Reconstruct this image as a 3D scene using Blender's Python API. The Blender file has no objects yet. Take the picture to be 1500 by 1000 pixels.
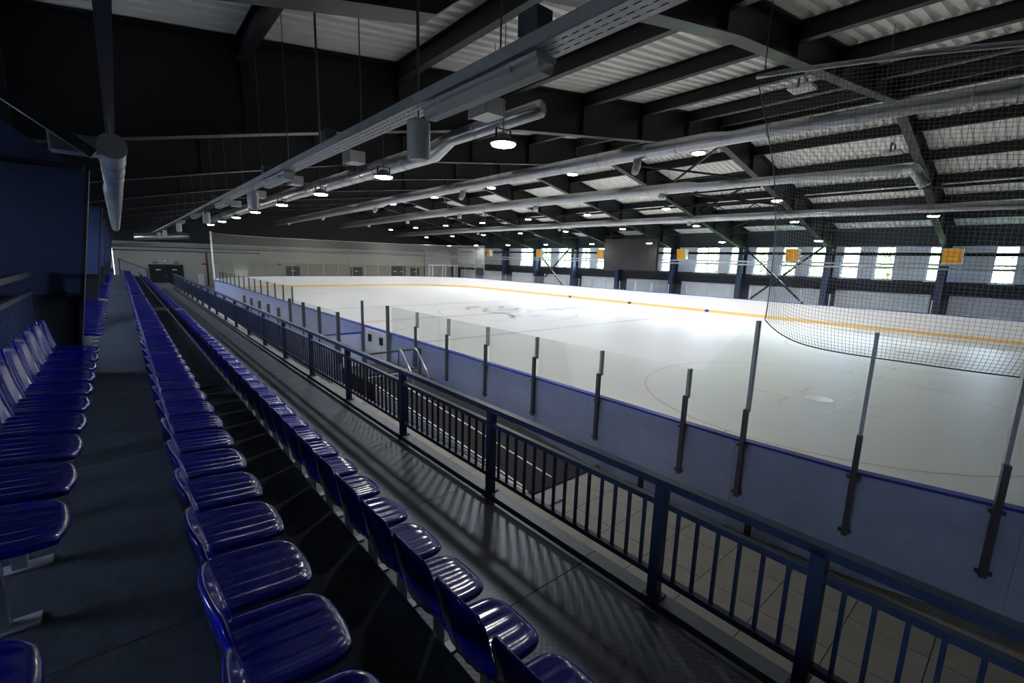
import bpy, math, random
from mathutils import Matrix, Vector
random.seed(7)
S = bpy.context.scene
C = S.collection
H = 3.34                      # eye height above the ice

# ------------------------------------------------------------------ camera
F_PX, YAW, PITCH, ROLL = 667.0, 0.7094174, 0.1741960, -0.0280386
fw = Vector((math.sin(YAW)*math.cos(PITCH), math.cos(YAW)*math.cos(PITCH), -math.sin(PITCH)))
r0 = Vector((math.cos(YAW), -math.sin(YAW), 0)); d0 = fw.cross(r0)
rr = math.cos(ROLL)*r0 + math.sin(ROLL)*d0
dd = -math.sin(ROLL)*r0 + math.cos(ROLL)*d0
cam = bpy.data.cameras.new('camera'); cam.sensor_width = 36; cam.sensor_fit = 'HORIZONTAL'
cam.lens = F_PX/1500*36; cam.clip_start = .05; cam.clip_end = 500
co = bpy.data.objects.new('camera', cam); C.objects.link(co)
co.matrix_world = Matrix(((rr.x, -dd.x, -fw.x, 0), (rr.y, -dd.y, -fw.y, 0), (rr.z, -dd.z, -fw.z, H), (0, 0, 0, 1)))
S.camera = co
# ------------------------------------------------------------------ world, exposure
w = bpy.data.worlds.new('sky'); S.world = w; w.use_nodes = True
bg = w.node_tree.nodes['Background']; bg.inputs[0].default_value = (.8, .9, 1, 1); bg.inputs[1].default_value = 20.0
vs = S.view_settings; vs.view_transform = 'Standard'; vs.look = 'None'; vs.gamma = 1; vs.use_curve_mapping = False
vs.exposure = 0.92
LAMP_W = 37.0                # watts of one lit high-bay lamp
LAMP_E = 30.0

# ------------------------------------------------------------------ materials
def lin(c):
    return tuple((x/255/12.92 if x/255 <= .04045 else ((x/255+.055)/1.055)**2.4) for x in c) + (1,)
MATS = {}
def mat(name, rgb, rough=.5, metal=0, var=.12, scale=6, bump=0, bscale=40, coat=0, spec=.5):
    if name in MATS: return MATS[name]
    m = bpy.data.materials.new(name); m.use_nodes = True; nt = m.node_tree; N = nt.nodes; L = nt.links
    p = N['Principled BSDF']; c = lin(rgb)
    p.inputs['Roughness'].default_value = rough; p.inputs['Metallic'].default_value = metal
    p.inputs['Specular IOR Level'].default_value = spec
    if coat: p.inputs['Coat Weight'].default_value = coat; p.inputs['Coat Roughness'].default_value = .06
    tc = N.new('ShaderNodeTexCoord'); no = N.new('ShaderNodeTexNoise'); no.inputs['Scale'].default_value = scale
    no.inputs['Detail'].default_value = 4
    L.new(tc.outputs['Object'], no.inputs['Vector'])
    rp = N.new('ShaderNodeValToRGB'); rp.color_ramp.elements[0].position = .3; rp.color_ramp.elements[1].position = .7
    rp.color_ramp.elements[0].color = tuple(x*(1-var) for x in c[:3])+(1,); rp.color_ramp.elements[1].color = tuple(min(1, x*(1+var)) for x in c[:3])+(1,)
    L.new(no.outputs['Fac'], rp.inputs['Fac']); L.new(rp.outputs['Color'], p.inputs['Base Color'])
    if bump:
        n2 = N.new('ShaderNodeTexNoise'); n2.inputs['Scale'].default_value = bscale; L.new(tc.outputs['Object'], n2.inputs['Vector'])
        b = N.new('ShaderNodeBump'); b.inputs['Strength'].default_value = bump; b.inputs['Distance'].default_value = .01
        L.new(n2.outputs['Fac'], b.inputs['Height']); L.new(b.outputs['Normal'], p.inputs['Normal'])
    MATS[name] = m; return m
def emit(name, rgb, s):
    m = bpy.data.materials.new(name); m.use_nodes = True; p = m.node_tree.nodes['Principled BSDF']
    p.inputs['Base Color'].default_value = (.8, .8, .8, 1); p.inputs['Emission Color'].default_value = lin(rgb); p.inputs['Emission Strength'].default_value = s
    MATS[name] = m; return m
def glass(name, tint, refl=.5, haze=0.0):
    m = bpy.data.materials.new(name); m.use_nodes = True; nt = m.node_tree; N = nt.nodes; L = nt.links
    N.remove(N['Principled BSDF']); out = N['Material Output']
    t = N.new('ShaderNodeBsdfTransparent'); t.inputs[0].default_value = lin(tint)
    g = N.new('ShaderNodeBsdfGlossy'); g.inputs['Roughness'].default_value = .03
    fr = N.new('ShaderNodeFresnel'); fr.inputs[0].default_value = 1.45
    mu = N.new('ShaderNodeMath'); mu.operation = 'MULTIPLY'; mu.inputs[1].default_value = refl; L.new(fr.outputs[0], mu.inputs[0])
    mx = N.new('ShaderNodeMixShader'); L.new(mu.outputs[0], mx.inputs[0]); L.new(t.outputs[0], mx.inputs[1]); L.new(g.outputs[0], mx.inputs[2])
    last = mx
    if haze:
        d = N.new('ShaderNodeBsdfDiffuse'); d.inputs[0].default_value = (.75, .78, .76, 1)
        m2 = N.new('ShaderNodeMixShader'); m2.inputs[0].default_value = haze
        L.new(mx.outputs[0], m2.inputs[1]); L.new(d.outputs[0], m2.inputs[2]); last = m2
    L.new(last.outputs[0], out.inputs[0]); MATS[name] = m; return m
NAVYD = mat('dull_navy_paint', (42, 54, 96), .5, 0, .1)
KERB = mat('grey_kerb_plate', (104, 112, 122), .5, .3, .1)
STRIPM = mat('pale_metal_strip', (176, 178, 180), .35, .25, .05)
STEEL = mat('dark_navy_steel', (18, 19, 25), .5, .0, .15)
NAVY = mat('navy_column_paint', (42, 52, 84), .42, 0, .12)
RAILM = mat('blue_grey_rail_paint', (42, 56, 86), .42, .05, .1)
DECK = mat('white_deck_sheet', (238, 236, 230), .45, 0, .06, 3)
GALV = mat('galvanised_duct', (178, 181, 186), .3, .9, .1, 8)
GALVD = mat('galvanised_tray', (168, 170, 176), .4, .3, .12, 10)
SEATB = mat('glossy_blue_plastic', (10, 24, 164), .18, 0, .1, 8, .05, 30, .3)
CARPET = mat('dark_ribbed_carpet', (48, 56, 67), .95, 0, .2, 14, .5, 220)
CONC = mat('grey_concrete', (150, 146, 132), .85, 0, .12, 5, .2, 60)
TILE = mat('grey_floor_tile', (150, 148, 140), .45, 0, .1, 3)
ICE = mat('white_ice', (235, 237, 240), .45, 0, .015, .5, .03, 1.5, 0, .3)
BWHITE = mat('white_board_face', (240, 240, 238), .35, 0, .02)
BBLUE = mat('blue_grey_board_back', (180, 190, 226), .4, 0, .05)
CAPB = mat('blue_board_cap', (38, 48, 168), .3, 0, .05)
KICK = mat('yellow_kick_strip', (246, 208, 132), .4, 0, .05)
WALLW = mat('cream_wall_paint', (196, 192, 176), .8, 0, .06, 2)
PANELW = mat('pale_grey_wall_panel', (226, 229, 234), .6, 0, .05, 2)
DARKW = mat('dark_wall_lining', (60, 62, 66), .8, 0, .15, 4)
BLACK = mat('black_rubber', (26, 26, 28), .85, 0, .2, 20, .3, 120)
BLACKS = mat('black_screen', (24, 23, 22), .5, 0, .08, 30)
POSTM = mat('dark_glass_post', (84, 88, 94), .4, .3, .1)
ALU = mat('bright_aluminium', (190, 192, 196), .3, .7, .06)
WHITEP = mat('white_plastic', (226, 226, 224), .4, 0, .03)
GREYP = mat('light_grey_plastic', (176, 176, 180), .45, 0, .05)
ORANGE = mat('orange_cloth', (244, 168, 24), .7, 0, .06)
DOORM = mat('black_door', (34, 35, 40), .5, 0, .1)
DOORG = mat('grey_door', (88, 92, 100), .5, 0, .1)
REDP = mat('red_paint', (190, 40, 36), .5, 0, .1)
GREENS = mat('green_exit_sign', (40, 150, 80), .5, 0, .1)
LEAF = mat('green_leaves', (186, 206, 140), .7, 0, .35, 1.5)
BARK = mat('brown_bark', (90, 72, 56), .9, 0, .2)
GRASS = mat('grass', (92, 128, 60), .9, 0, .3, 2)
LINE_R = mat('faded_red_ice_line', (226, 178, 178), .3, 0, .05)
LINE_B = mat('faded_blue_ice_line', (176, 180, 214), .3, 0, .05)
LOGO = mat('grey_blue_ice_mark', (186, 198, 212), .3, 0, .1)
NETM = mat('net_cord', (150, 150, 146), .8, 0, .1)
NETB = mat('dark_net_cord', (40, 42, 46), .8, 0, .1)
LED = emit('lit_lamp_lens', (255, 252, 244), LAMP_E)
GLASS = glass('rink_glass', (253, 255, 253), .22, .006)
WGLASS = glass('window_glass', (240, 246, 255), .5)
DIFF = glass('clear_ribbed_cover', (240, 240, 245), .6, .4)
FARNET = glass('fine_net', (225, 226, 222), .0, .16)
def checker():
    m = mat('tread_plate', (98, 106, 120), .45, .3, .1, 5); nt = m.node_tree; N = nt.nodes; L = nt.links
    tc = N.new('ShaderNodeTexCoord'); mp = N.new('ShaderNodeMapping'); mp.inputs['Rotation'].default_value = (0, 0, .785)
    mp.inputs['Scale'].default_value = (28, 28, 28)
    ch = N.new('ShaderNodeTexVoronoi'); ch.inputs['Randomness'].default_value = 0; ch.inputs['Scale'].default_value = 1
    L.new(tc.outputs['Object'], mp.inputs[0]); L.new(mp.outputs[0], ch.inputs['Vector'])
    b = N.new('ShaderNodeBump'); b.inputs['Strength'].default_value = .6; b.inputs['Distance'].default_value = .004; b.invert = True
    L.new(ch.outputs['Distance'], b.inputs['Height']); L.new(b.outputs[0], N['Principled BSDF'].inputs['Normal'])
    return m
TREAD = checker()

# ------------------------------------------------------------------ mesh helpers
class MB:
    def __init__(s): s.v = []; s.f = []
    def add(s, v, f):
        n = len(s.v); s.v += [tuple(p) for p in v]; s.f += [tuple(i+n for i in q) for q in f]; return s
    def box(s, x0, x1, y0, y1, z0, z1):
        return s.add([(x0,y0,z0),(x1,y0,z0),(x1,y1,z0),(x0,y1,z0),(x0,y0,z1),(x1,y0,z1),(x1,y1,z1),(x0,y1,z1)],
            [(0,3,2,1),(4,5,6,7),(0,1,5,4),(1,2,6,5),(2,3,7,6),(3,0,4,7)])
    def bar(s, p, q, wd, ht, up=(0,0,1)):
        p = Vector(p); q = Vector(q); d = (q-p).normalized(); u = Vector(up)
        if abs(d.dot(u)) > .98: u = Vector((1,0,0))
        a = d.cross(u).normalized(); b = a.cross(d)
        a *= wd/2; b *= ht/2
        return s.add([p-a-b, p+a-b, p+a+b, p-a+b, q-a-b, q+a-b, q+a+b, q-a+b],
            [(0,3,2,1),(4,5,6,7),(0,1,5,4),(1,2,6,5),(2,3,7,6),(3,0,4,7)])
    def tube(s, pts, r, n=10, caps=True):
        pts = [Vector(p) for p in pts]; rs = r if isinstance(r, (list, tuple)) else [r]*len(pts)
        base = len(s.v); u = None
        for i, p in enumerate(pts):
            d = (pts[min(i+1, len(pts)-1)]-pts[max(i-1, 0)]).normalized()
            if u is None: u = Vector((0,0,1)) if abs(d.z) < .9 else Vector((1,0,0))
            a = d.cross(u).normalized(); b = a.cross(d).normalized(); u = b
            for k in range(n):
                t = 2*math.pi*k/n; s.v.append(tuple(p+rs[i]*(math.cos(t)*a+math.sin(t)*b)))
        for i in range(len(pts)-1):
            for k in range(n):
                k2 = (k+1) % n; s.f.append((base+i*n+k, base+i*n+k2, base+(i+1)*n+k2, base+(i+1)*n+k))
        if caps:
            s.f.append(tuple(base+k for k in reversed(range(n)))); e = base+(len(pts)-1)*n; s.f.append(tuple(e+k for k in range(n)))
        return s
    def prism_y(s, poly, y0, y1):          # polygon in x,z pushed along y
        n = len(poly)
        v = [(x, y0, z) for x, z in poly]+[(x, y1, z) for x, z in poly]
        f = [tuple(range(n)), tuple(reversed(range(n, 2*n)))]+[(i, i+n, (i+1) % n+n, (i+1) % n) for i in range(n)]
        return s.add(v, f)
    def mesh(s, name, m, smooth=False):
        me = bpy.data.meshes.new(name); me.from_pydata(s.v, [], s.f); me.update()
        if m: me.materials.append(m)
        if smooth: me.polygons.foreach_set('use_smooth', [True]*len(me.polygons))
        return me
    def build(s, name, m, parent=None, smooth=False, loc=None):
        return obj(name, s.mesh(name, m, smooth), parent, loc)
def obj(name, me, parent=None, loc=None):
    o = bpy.data.objects.new(name, me); C.objects.link(o)
    if parent: o.parent = parent
    if loc: o.location = loc
    return o
def tag(o, label, cat, group=None, kind=None):
    o['label'] = label; o['category'] = cat
    if group: o['group'] = group
    if kind: o['kind'] = kind
    return o
def thing(name, label, cat, loc=(0,0,0), group=None):
    return tag(obj(name, None, None, loc), label, cat, group)
def struct(o, label, cat):
    return tag(o, label, cat, None, 'structure')
def copy_tree(o, loc=None, parent=None):
    c = o.copy(); C.objects.link(c)
    if parent: c.parent = parent
    if loc is not None: c.location = loc
    for ch in o.children: copy_tree(ch, None, c)
    return c
def lerp_tab(tab, x):
    for (a, za), (b, zb) in zip(tab, tab[1:]):
        if x <= b: return za+(zb-za)*(x-a)/(b-a)
    return tab[-1][1]

# ------------------------------------------------------------------ layout numbers
FRAMES = [4.25+5.8*k for k in range(-2, 10)]           # portal frames, y
XL, XR = -3.6, 37.9                                    # side walls
Y0, Y1 = -8.6, 57.5                                    # end walls
RIDGE = 20.0
def ztop(x): return 6.85+.135*x if x < RIDGE else 9.55-.196*(x-RIDGE)
BOT = [(-3.7,4.3),(-.75,4.91),(2.47,5.61),(5.24,6.19),(8.56,6.85),(15.25,7.74),(20.3,8.46),(27.5,6.91),(36.7,4.74),(38,4.6)]
PURL = [-1.0, 2.0, 5.05, 8.1, 11.15, 14.2, 17.2, 19.75, 20.4, 23.2, 26.1, 29.0, 31.9, 34.7]
RX0, RX1, RY0, RY1, RR = 5.77, 32.8, -5.7, 51.6, 8.0   # rink

# ------------------------------------------------------------------ floor and ice
fl = MB().box(XL-.2, XR+.25, Y0-.2, Y1+.2, -.3, -.035)
floor = struct(fl.build('floor', CONC), 'grey hall floor around the ice rink', 'floor')
tile_me = MB().box(.004, .596, .004, .596, -.034, 0).mesh('tile', TILE)
for i in range(5):
    for j in range(26):
        obj('tile', tile_me, floor, (2.72+.6*i, -4+.6*j, 0))
MB().box(2.72, 5.72, 11.6, Y1-.1, -.034, 0).build('tile_field', TILE, floor)
def rink_path(off=0.0, n=10):
    r = RR-off; pts = []
    for cx, cy, a0 in ((RX0+RR, RY1-RR, math.pi), (RX1-RR, RY1-RR, math.pi/2), (RX1-RR, RY0+RR, 0), (RX0+RR, RY0+RR, -math.pi/2)):
        for k in range(n+1):
            a = a0-math.pi/2*k/n; pts.append((cx+r*math.cos(a), cy+r*math.sin(a)))
    return pts                                          # clockwise from the near long side
def subdivide(pts, step):
    """walk the closed path, return stations about step apart (corner stations kept)"""
    out = []
    n = len(pts)
    for i in range(n):
        a = Vector(pts[i]); b = Vector(pts[(i+1) % n]); d = (b-a).length
        k = max(1, round(d/step)) if d > step*.6 else 1
        for j in range(k): out.append(tuple(a+(b-a)*j/k))
    return out
p0 = rink_path(.02)
ice = struct(MB().add([(x, y, 0) for x, y in reversed(p0)]+[(x, y, -.034) for x, y in reversed(p0)],
    [tuple(range(len(p0)))]+[(i+len(p0), (i+1) % len(p0)+len(p0), (i+1) % len(p0), i) for i in range(len(p0))]).build('floor_ice', ICE),
    'white ice surface of the rink', 'ice')
def ice_strip(pts, wd, m, name, closed=False):
    b = MB(); n = len(pts)
    for i in range(n if closed else n-1):
        a = Vector(pts[i]).to_3d(); c = Vector(pts[(i+1) % n]).to_3d(); d = (c-a).normalized(); s = Vector((-d.y, d.x, 0))*wd/2; a.z = c.z = .003
        b.add([a-s, a+s, c+s, c-s], [(3, 2, 1, 0)])
    return b.build(name, m, ice)
YC = (RY0+RY1)/2; XC = (RX0+RX1)/2
def circ(cx, cy, r, n=48): return [(cx+r*math.cos(2*math.pi*k/n), cy+r*math.sin(2*math.pi*k/n)) for k in range(n)]
ice_strip([(RX0+.1, YC), (RX1-.1, YC)], .22, LINE_R, 'centre_line')
for y in (YC-6.8, YC+6.8): ice_strip([(RX0+.1, y), (RX1-.1, y)], .2, LINE_B, 'blue_line')
ice_strip(circ(XC, YC, 4.5), .06, LINE_B, 'centre_circle', True)
for cx in (13.7, 24.9):
    for cy in (3.5, 2*YC-3.5):
        ice_strip(circ(cx, cy, 4.4), .05, LINE_R, 'faceoff_circle', True)
        o = MB().add([(x, y, .006) for x, y in circ(cx, cy, .32, 20)], [tuple(range(20))]).build('faceoff_spot', LINE_R, ice)
        for sx in (-1, 1):
            for sy in (-1, 1):
                ice_strip([(cx+sx*.5, cy+sy*.55), (cx+sx*.5, cy+sy*1.5)], .05, LINE_R, 'faceoff_mark'); ice_strip([(cx+sx*.5, cy+sy*.55), (cx+sx*1.3, cy+sy*.55)], .05, LINE_R, 'faceoff_mark')
                ice_strip([(cx+sx*4.4, cy+sy*.4), (cx+sx*4.9, cy+sy*.4)], .05, LINE_R, 'faceoff_mark')
for cy in (RY0+4, RY1-4): ice_strip([(RX0+2.4, cy), (RX1-2.4, cy)], .05, LINE_R, 'goal_line')
for k, pts in enumerate([[(17.6,20.4),(18.8,22.2),(18.2,24.2),(19.6,25.6),(18.9,27)], [(18.2,21.2),(20.4,22),(21.6,23.6),(20.6,25.4),(21.8,26.6)],
        [(19.2,20.6),(20.9,21.2),(22.4,22.6)], [(19.4,24.2),(20.8,24),(21.9,24.9)], [(17.9,25.6),(18.6,26.6),(20,27.2)]]):
    ice_strip(pts, .34, LOGO, 'logo_stroke')
for k in range(5):
    x = 23.4+.9*k
    ice_strip([(x, 22.4), (x, 23.6)], .24, LOGO, 'logo_letter'); ice_strip([(x, 23.5), (x+.6, 23.5), (x+.6, 22.4)], .2, LOGO, 'logo_letter')

# ------------------------------------------------------------------ walls
LWIN = [(-1.9, -1.0), (3.0, 4.3)]+[(8.4+5.8*k, 11.4+5.8*k) for k in range(8)]  # first two, out of view, are added to brighten boards and rails; the rest inferred
LZ0, LZ1 = 3.05, 4.1
lw = MB().box(XL-.2, XL, Y0-.2, Y1+.2, -.3, LZ0).box(XL-.2, XL, Y0-.2, Y1+.2, LZ1, 6.6)
lys = [Y0-.2]+[v for ab in LWIN for v in ab]+[Y1+.2]
for i in range(0, len(lys), 2): lw.box(XL-.2, XL, lys[i], lys[i+1], LZ0, LZ1)
wl = struct(lw.build('wall_left', DARKW), 'dark wall behind the spectator stand', 'wall')
wb = struct(MB().prism_y([(XL,-.3),(XL,ztop(XL)),(RIDGE,9.55),(XR,ztop(XR)),(XR,-.3)], Y0-.2, Y0).build('wall_near', DARKW), 'dark end wall at the near end of the rink', 'wall')
wf = struct(MB().prism_y([(XL,4.25),(XL,ztop(XL)),(RIDGE,9.55),(XR,ztop(XR)),(XR,4.25)], Y1, Y1+.2).build('wall_far', DARKW), 'far end wall with cream lower panels and dark upper part', 'wall')
x = XL; k = 0
while x < XR-.1:
    x2 = min(x+3.2, XR)
    MB().box(x+.006, x2-.006, Y1-.06, Y1+.2, -.04, 4.25).build('wall_panel', WALLW, wf); x = x2
# windows
WIN = [(1.35,2.3),(4.1,5.1),(6.7,7.7),(8.55,9.55),(10.45,11.45),(12.35,13.35),(14.3,15.3),(16.2,17.2),(18.1,20.1),(22.3,23.4),(28.6,30.9),(31.9,33.05),(34.5,36.5),(37.7,39.3),(40.8,42.9),(-2.2,-1.2),(-5,-4)]
WIN.sort()
WZ0, WZ1 = 2.85, 4.95
wr = struct(MB().box(XR, XR+.25, Y0, Y1, -.3, 2.02).box(XR, XR+.25, Y0, Y1, 2.02, WZ0).box(XR, XR+.25, Y0, Y1, WZ1, ztop(XR)+.1).build('wall_right', DARKW), 'side wall with windows beyond the rink', 'wall')
ys = [Y0]+[v for ab in WIN for v in ab]+[Y1]
for i in range(0, len(ys), 2):
    if ys[i+1]-ys[i] > .05: MB().box(XR-.02, XR+.25, ys[i], ys[i+1], WZ0, WZ1).build('wall_panel', PANELW, wr)
fy = [f for f in FRAMES]+[Y1+.4]
for i in range(len(fy)-1):
    a, b = fy[i]+.42, min(fy[i+1]-.42, Y1)
    if b-a > 1: MB().box(XR-.06, XR+.01, a, b, 0, 2.02).build('wall_panel', PANELW, wr)
for n, (a, b) in enumerate(WIN):
    nm = 'window_%d' % (n+1); x0 = XR+.06
    f = MB()
    for y in (a, b-.06): f.box(x0, x0+.1, y, y+.06, WZ0, WZ1)
    for z in (WZ0, 3.62, 4.28, WZ1-.06): f.box(x0, x0+.1, a, b, z, z+.06)
    if b-a > 1.5: f.box(x0, x0+.1, (a+b)/2-.04, (a+b)/2+.04, WZ0, WZ1)
    o = struct(f.build(nm, WHITEP), 'white framed window in the side wall', 'window')
    MB().box(XR-.12, XR+.12, a-.05, b+.05, WZ0-.06, WZ0).build('window_sill', WHITEP, o)
    for z0, z1 in ((WZ0+.06, 3.62), (3.68, 4.28), (4.34, WZ1-.06)):
        MB().box(x0+.045, x0+.055, a+.06, b-.06, z0, z1).build('pane', WGLASS, o)
for n, (a, b) in enumerate(LWIN):
    x0 = XL-.16; f = MB()
    for y in (a, (a+b)/2-.03, b-.06): f.box(x0, x0+.1, y, y+.06, LZ0, LZ1)
    for z in (LZ0, LZ1-.06): f.box(x0, x0+.1, a, b, z, z+.06)
    o = struct(f.build('window_%d' % (len(WIN)+n+1), WHITEP), 'white framed window in the wall behind the stand', 'window')
    for c, d in ((a+.06, (a+b)/2-.03), ((a+b)/2+.03, b-.06)): MB().box(x0+.045, x0+.055, c, d, LZ0+.06, LZ1-.06).build('pane', WGLASS, o)
# doors in the far wall
def door(n, x0, x1, h, m, leaves, label):
    o = struct(MB().box(x0-.08, x0, Y1-.16, Y1-.04, 0, h+.08).box(x1, x1+.08, Y1-.16, Y1-.04, 0, h+.08).box(x0-.08, x1+.08, Y1-.16, Y1-.04, h, h+.08).build('door_%d' % n, m), label, 'door')
    for k in range(leaves):
        a = x0+(x1-x0)*k/leaves; b = x0+(x1-x0)*(k+1)/leaves
        lf = MB().box(a+.01, b-.01, Y1-.13, Y1-.07, .01, h-.01).build('door_leaf', m, o)
        MB().box(b-.16, b-.04, Y1-.19, Y1-.13, .95, 1.0).build('door_handle', ALU, lf)
        MB().box((a+b)/2-.2, (a+b)/2+.2, Y1-.14, Y1-.13, 1.5, 1.62).build('door_plate', WHITEP, lf)
door(1, 2.25, 4.85, 2.0, DOORM, 2, 'black double door in the far wall at the end of the stand')
door(2, 14.7, 16.0, 1.98, DOORG, 1, 'grey single door in the far wall behind the rink end glass')
door(3, 22.2, 23.6, 1.98, DOORG, 1, 'grey door in the middle of the far wall')
door(4, 27.7, 29.6, 2.15, DOORG, 2, 'wide grey double door in the far wall')
door(5, 30.6, 31.7, 2.0, DOORG, 1, 'small grey door beside the roller gate')
g = struct(MB().box(32.6, 32.7, Y1-.2, Y1-.06, 0, 4.3).box(37.5, 37.6, Y1-.2, Y1-.06, 0, 4.3).build('door_6', POSTM), 'large pale roller gate in the far wall', 'gate')
MB().tube([(32.5, Y1-.35, 4.35), (37.6, Y1-.35, 4.35)], .2, 12).build('roller_drum', GALV, g)
for k in range(14): MB().box(32.72, 37.48, Y1-.14, Y1-.1, .02+.3*k, .3+.3*k).build('slat', PANELW, g)

# ------------------------------------------------------------------ roof deck, purlins
ceil = struct(MB().prism_y([(XL-.2,ztop(XL-.2)+.1),(RIDGE,9.65),(XR+.3,ztop(XR+.3)+.1),(XR+.3,ztop(XR+.3)+.2),(RIDGE,9.75),(XL-.2,ztop(XL-.2)+.2)], Y0-.2, Y1+.2).build('ceiling', DARKW), 'roof of the hall over white corrugated deck', 'ceiling')
def deck(ya, yb, xa, xb):
    b = MB(); prof = []; p = .29; y = ya
    while y < yb-.01:
        for dy, dz in ((0,0),(.13,0),(.17,.085),(.25,.085)): prof.append((min(y+dy, yb), dz))
        y += p
    prof.append((yb, 0))
    n = len(prof)
    v = [(xa, yy, ztop(xa+1e-6)+dz+.005) for yy, dz in prof]+[(xb, yy, ztop(xb-1e-6)+dz+.005) for yy, dz in prof]
    b.add(v, [(i, i+1, i+1+n, i+n) for i in range(n-1)])
    b.build('deck_sheet', DECK, ceil)
edges = [Y0]+FRAMES+[Y1]
edges = sorted(set(e for e in edges if Y0 <= e <= Y1))
for a, b in zip(edges, edges[1:]):
    deck(a, b, XL, RIDGE); deck(a, b, RIDGE, XR)
def ibeam(b, x, ztp, d, wd, ya, yb):
    b.box(x-wd/2, x+wd/2, ya, yb, ztp-.02, ztp).box(x-.012, x+.012, ya, yb, ztp-d+.02, ztp-.02).box(x-wd/2, x+wd/2, ya, yb, ztp-d, ztp-d+.02)
pur_me = {}
for x in PURL:
    for a, b in zip(edges, edges[1:]):
        if b-a < .3: continue
        key = (round(b-a, 3))
        if key not in pur_me:
            t = MB(); ibeam(t, 0, 0, .38, .17, .02, b-a-.02); pur_me[key] = t.mesh('purlin', STEEL)
        obj('purlin', pur_me[key], ceil, (x, a, min(ztop(x-.09), ztop(x+.09))))

# ------------------------------------------------------------------ portal frames
ORD = ['first','second','third','fourth','fifth','sixth','seventh','eighth','ninth','tenth','eleventh','twelfth']
def nth(v, seq): return ORD[sorted(seq, reverse=True).index(v)]+' from the far cream wall'
def frame(k, y):
    t = thing('portal_frame', 'dark steel portal frame spanning the hall, '+nth(y, [f for f in FRAMES if f < Y1-.3]), 'steel frame', (0, y, 0), 'portal frames across the hall')
    lift = .45 if abs(y-4.25) < .1 else 0
    def zb(x): return lerp_tab(BOT, x)+lift*(1 if 3 < x < 30 else 0)
    xs = [-3.55,-.75,2.47,3.2,5.24,8.56,12,15.25,20.3,24,27.5,30.5,33,36.7,37.4]
    poly = [(x, zb(x)) for x in xs]+[(37.4, ztop(37.4)), (RIDGE, 9.545), (-3.55, ztop(-3.55))]
    MB().prism_y(poly, -.01, .01).build('rafter_web', STEEL, t)
    b = MB()
    for x0, x1 in zip(xs, xs[1:]): b.bar((x0, 0, zb(x0)), (x1, 0, zb(x1)), .3, .03)
    b.build('bottom_flange', STEEL, t)
    b = MB()
    for x0, x1 in ((-3.55, RIDGE), (RIDGE, 37.4)): b.bar((x0, 0, ztop(x0)-.02), (x1, 0, ztop(x1)-.02), .3, .03)
    b.build('top_flange', STEEL, t)
    for x in PURL:
        if -1 <= x < 36: MB().box(x-.012, x+.012, -.13, .13, zb(x)+.02, ztop(x)-.05).build('stiffener', STEEL, t)
    c = MB()
    c.box(36.65, 37.45, -.01, .01, 0, 4.9).box(36.63, 36.67, -.19, .19, 0, 4.85).box(37.42, 37.46, -.19, .19, 0, 5.9)
    c.build('column', NAVY, t)
    MB().box(36.5, 37.6, -.3, .3, -.005, .03).build('base_plate', NAVY, t)
    MB().box(36.67, 37.42, -.17, .17, 2.95, 2.98).build('stiffener', NAVY, t)
    return t
for k, y in enumerate(FRAMES):
    if y < Y1-.3: frame(k, y)
# struts between frames along the hall
def strut(x, z, a, b, wd, ht, label):
    tag(MB().box(x-wd/2, x+wd/2, a+.03, b-.03, z, z+ht).build('tie_beam', STEEL), label, 'beam', 'tie beams between the frames')
for a, b in zip(FRAMES, FRAMES[1:]):
    if b < Y1-.3:
        strut(.08, 5.14, a, b, .11, .14, 'dark steel tie beam running between frames over the stand')
        strut(27.6, 7.0, a, b, .1, .12, 'dark steel tie beam between frames on the window side of the roof')
        strut(34.2, 5.75, a, b, .1, .12, 'dark steel tie beam between frames close to the window wall')
# roof cross bracing
def xbrace(a, b, x0, x1, m=STEEL):
    t = thing('roof_bracing', 'crossed dark steel roof bracing between two frames below the deck', 'bracing', (x0, a, 0), 'roof cross bracing')
    z0 = ztop(x0)-.75; z1 = ztop(x1)-.75
    MB().bar((.1, .2, z0), (x1-x0, b-a-.2, z1), .09, .09).build('diagonal', m, t)
    MB().bar((.1, b-a-.2, z0-.1), (x1-x0, .2, z1-.1), .09, .09).build('diagonal', m, t)
for a, b in zip(FRAMES, FRAMES[1:]):
    if round(a, 2) in (10.05, 33.25, 44.85):
        for x0, x1 in ((20.6, 25), (25, 29.4), (29.4, 33.8)): xbrace(a, b, x0, x1)
def latt(a, x, z):      # lattice strut between frames
    t = thing('lattice_strut', 'light lattice strut of crossing bars between two roof frames', 'lattice', (x, a, z), 'lattice struts in the roof')
    L_ = 5.8; b = MB().box(-.05, .05, .05, L_-.05, 0, .08).box(-.05, .05, .05, L_-.05, .8, .88); b.build('chord', STEEL, t)
    for k in range(5):
        y0 = .1+k*(L_-.2)/5; y1 = .1+(k+1)*(L_-.2)/5
        MB().bar((0, y0, .08 if k % 2 else .8), (0, y1, .8 if k % 2 else .08), .05, .05).build('web_bar', STEEL, t)
for a in (10.05, 33.25):
    latt(a, 24.7, 7.3); latt(a, 29.8, 6.4)
def wbrace(a, b):
    t = thing('wall_bracing', 'crossed dark steel wall bracing between two columns under the windows', 'bracing', (36.4, a, 0), 'wall cross bracing')
    MB().bar((0, .3, .3), (0, b-a-.3, 4.9), .12, .12).build('diagonal', STEEL, t)
    MB().bar((.13, b-a-.3, .3), (.13, .3, 4.9), .12, .12).build('diagonal', STEEL, t)
wbrace(10.05, 15.85); wbrace(33.25, 39.05)

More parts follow.
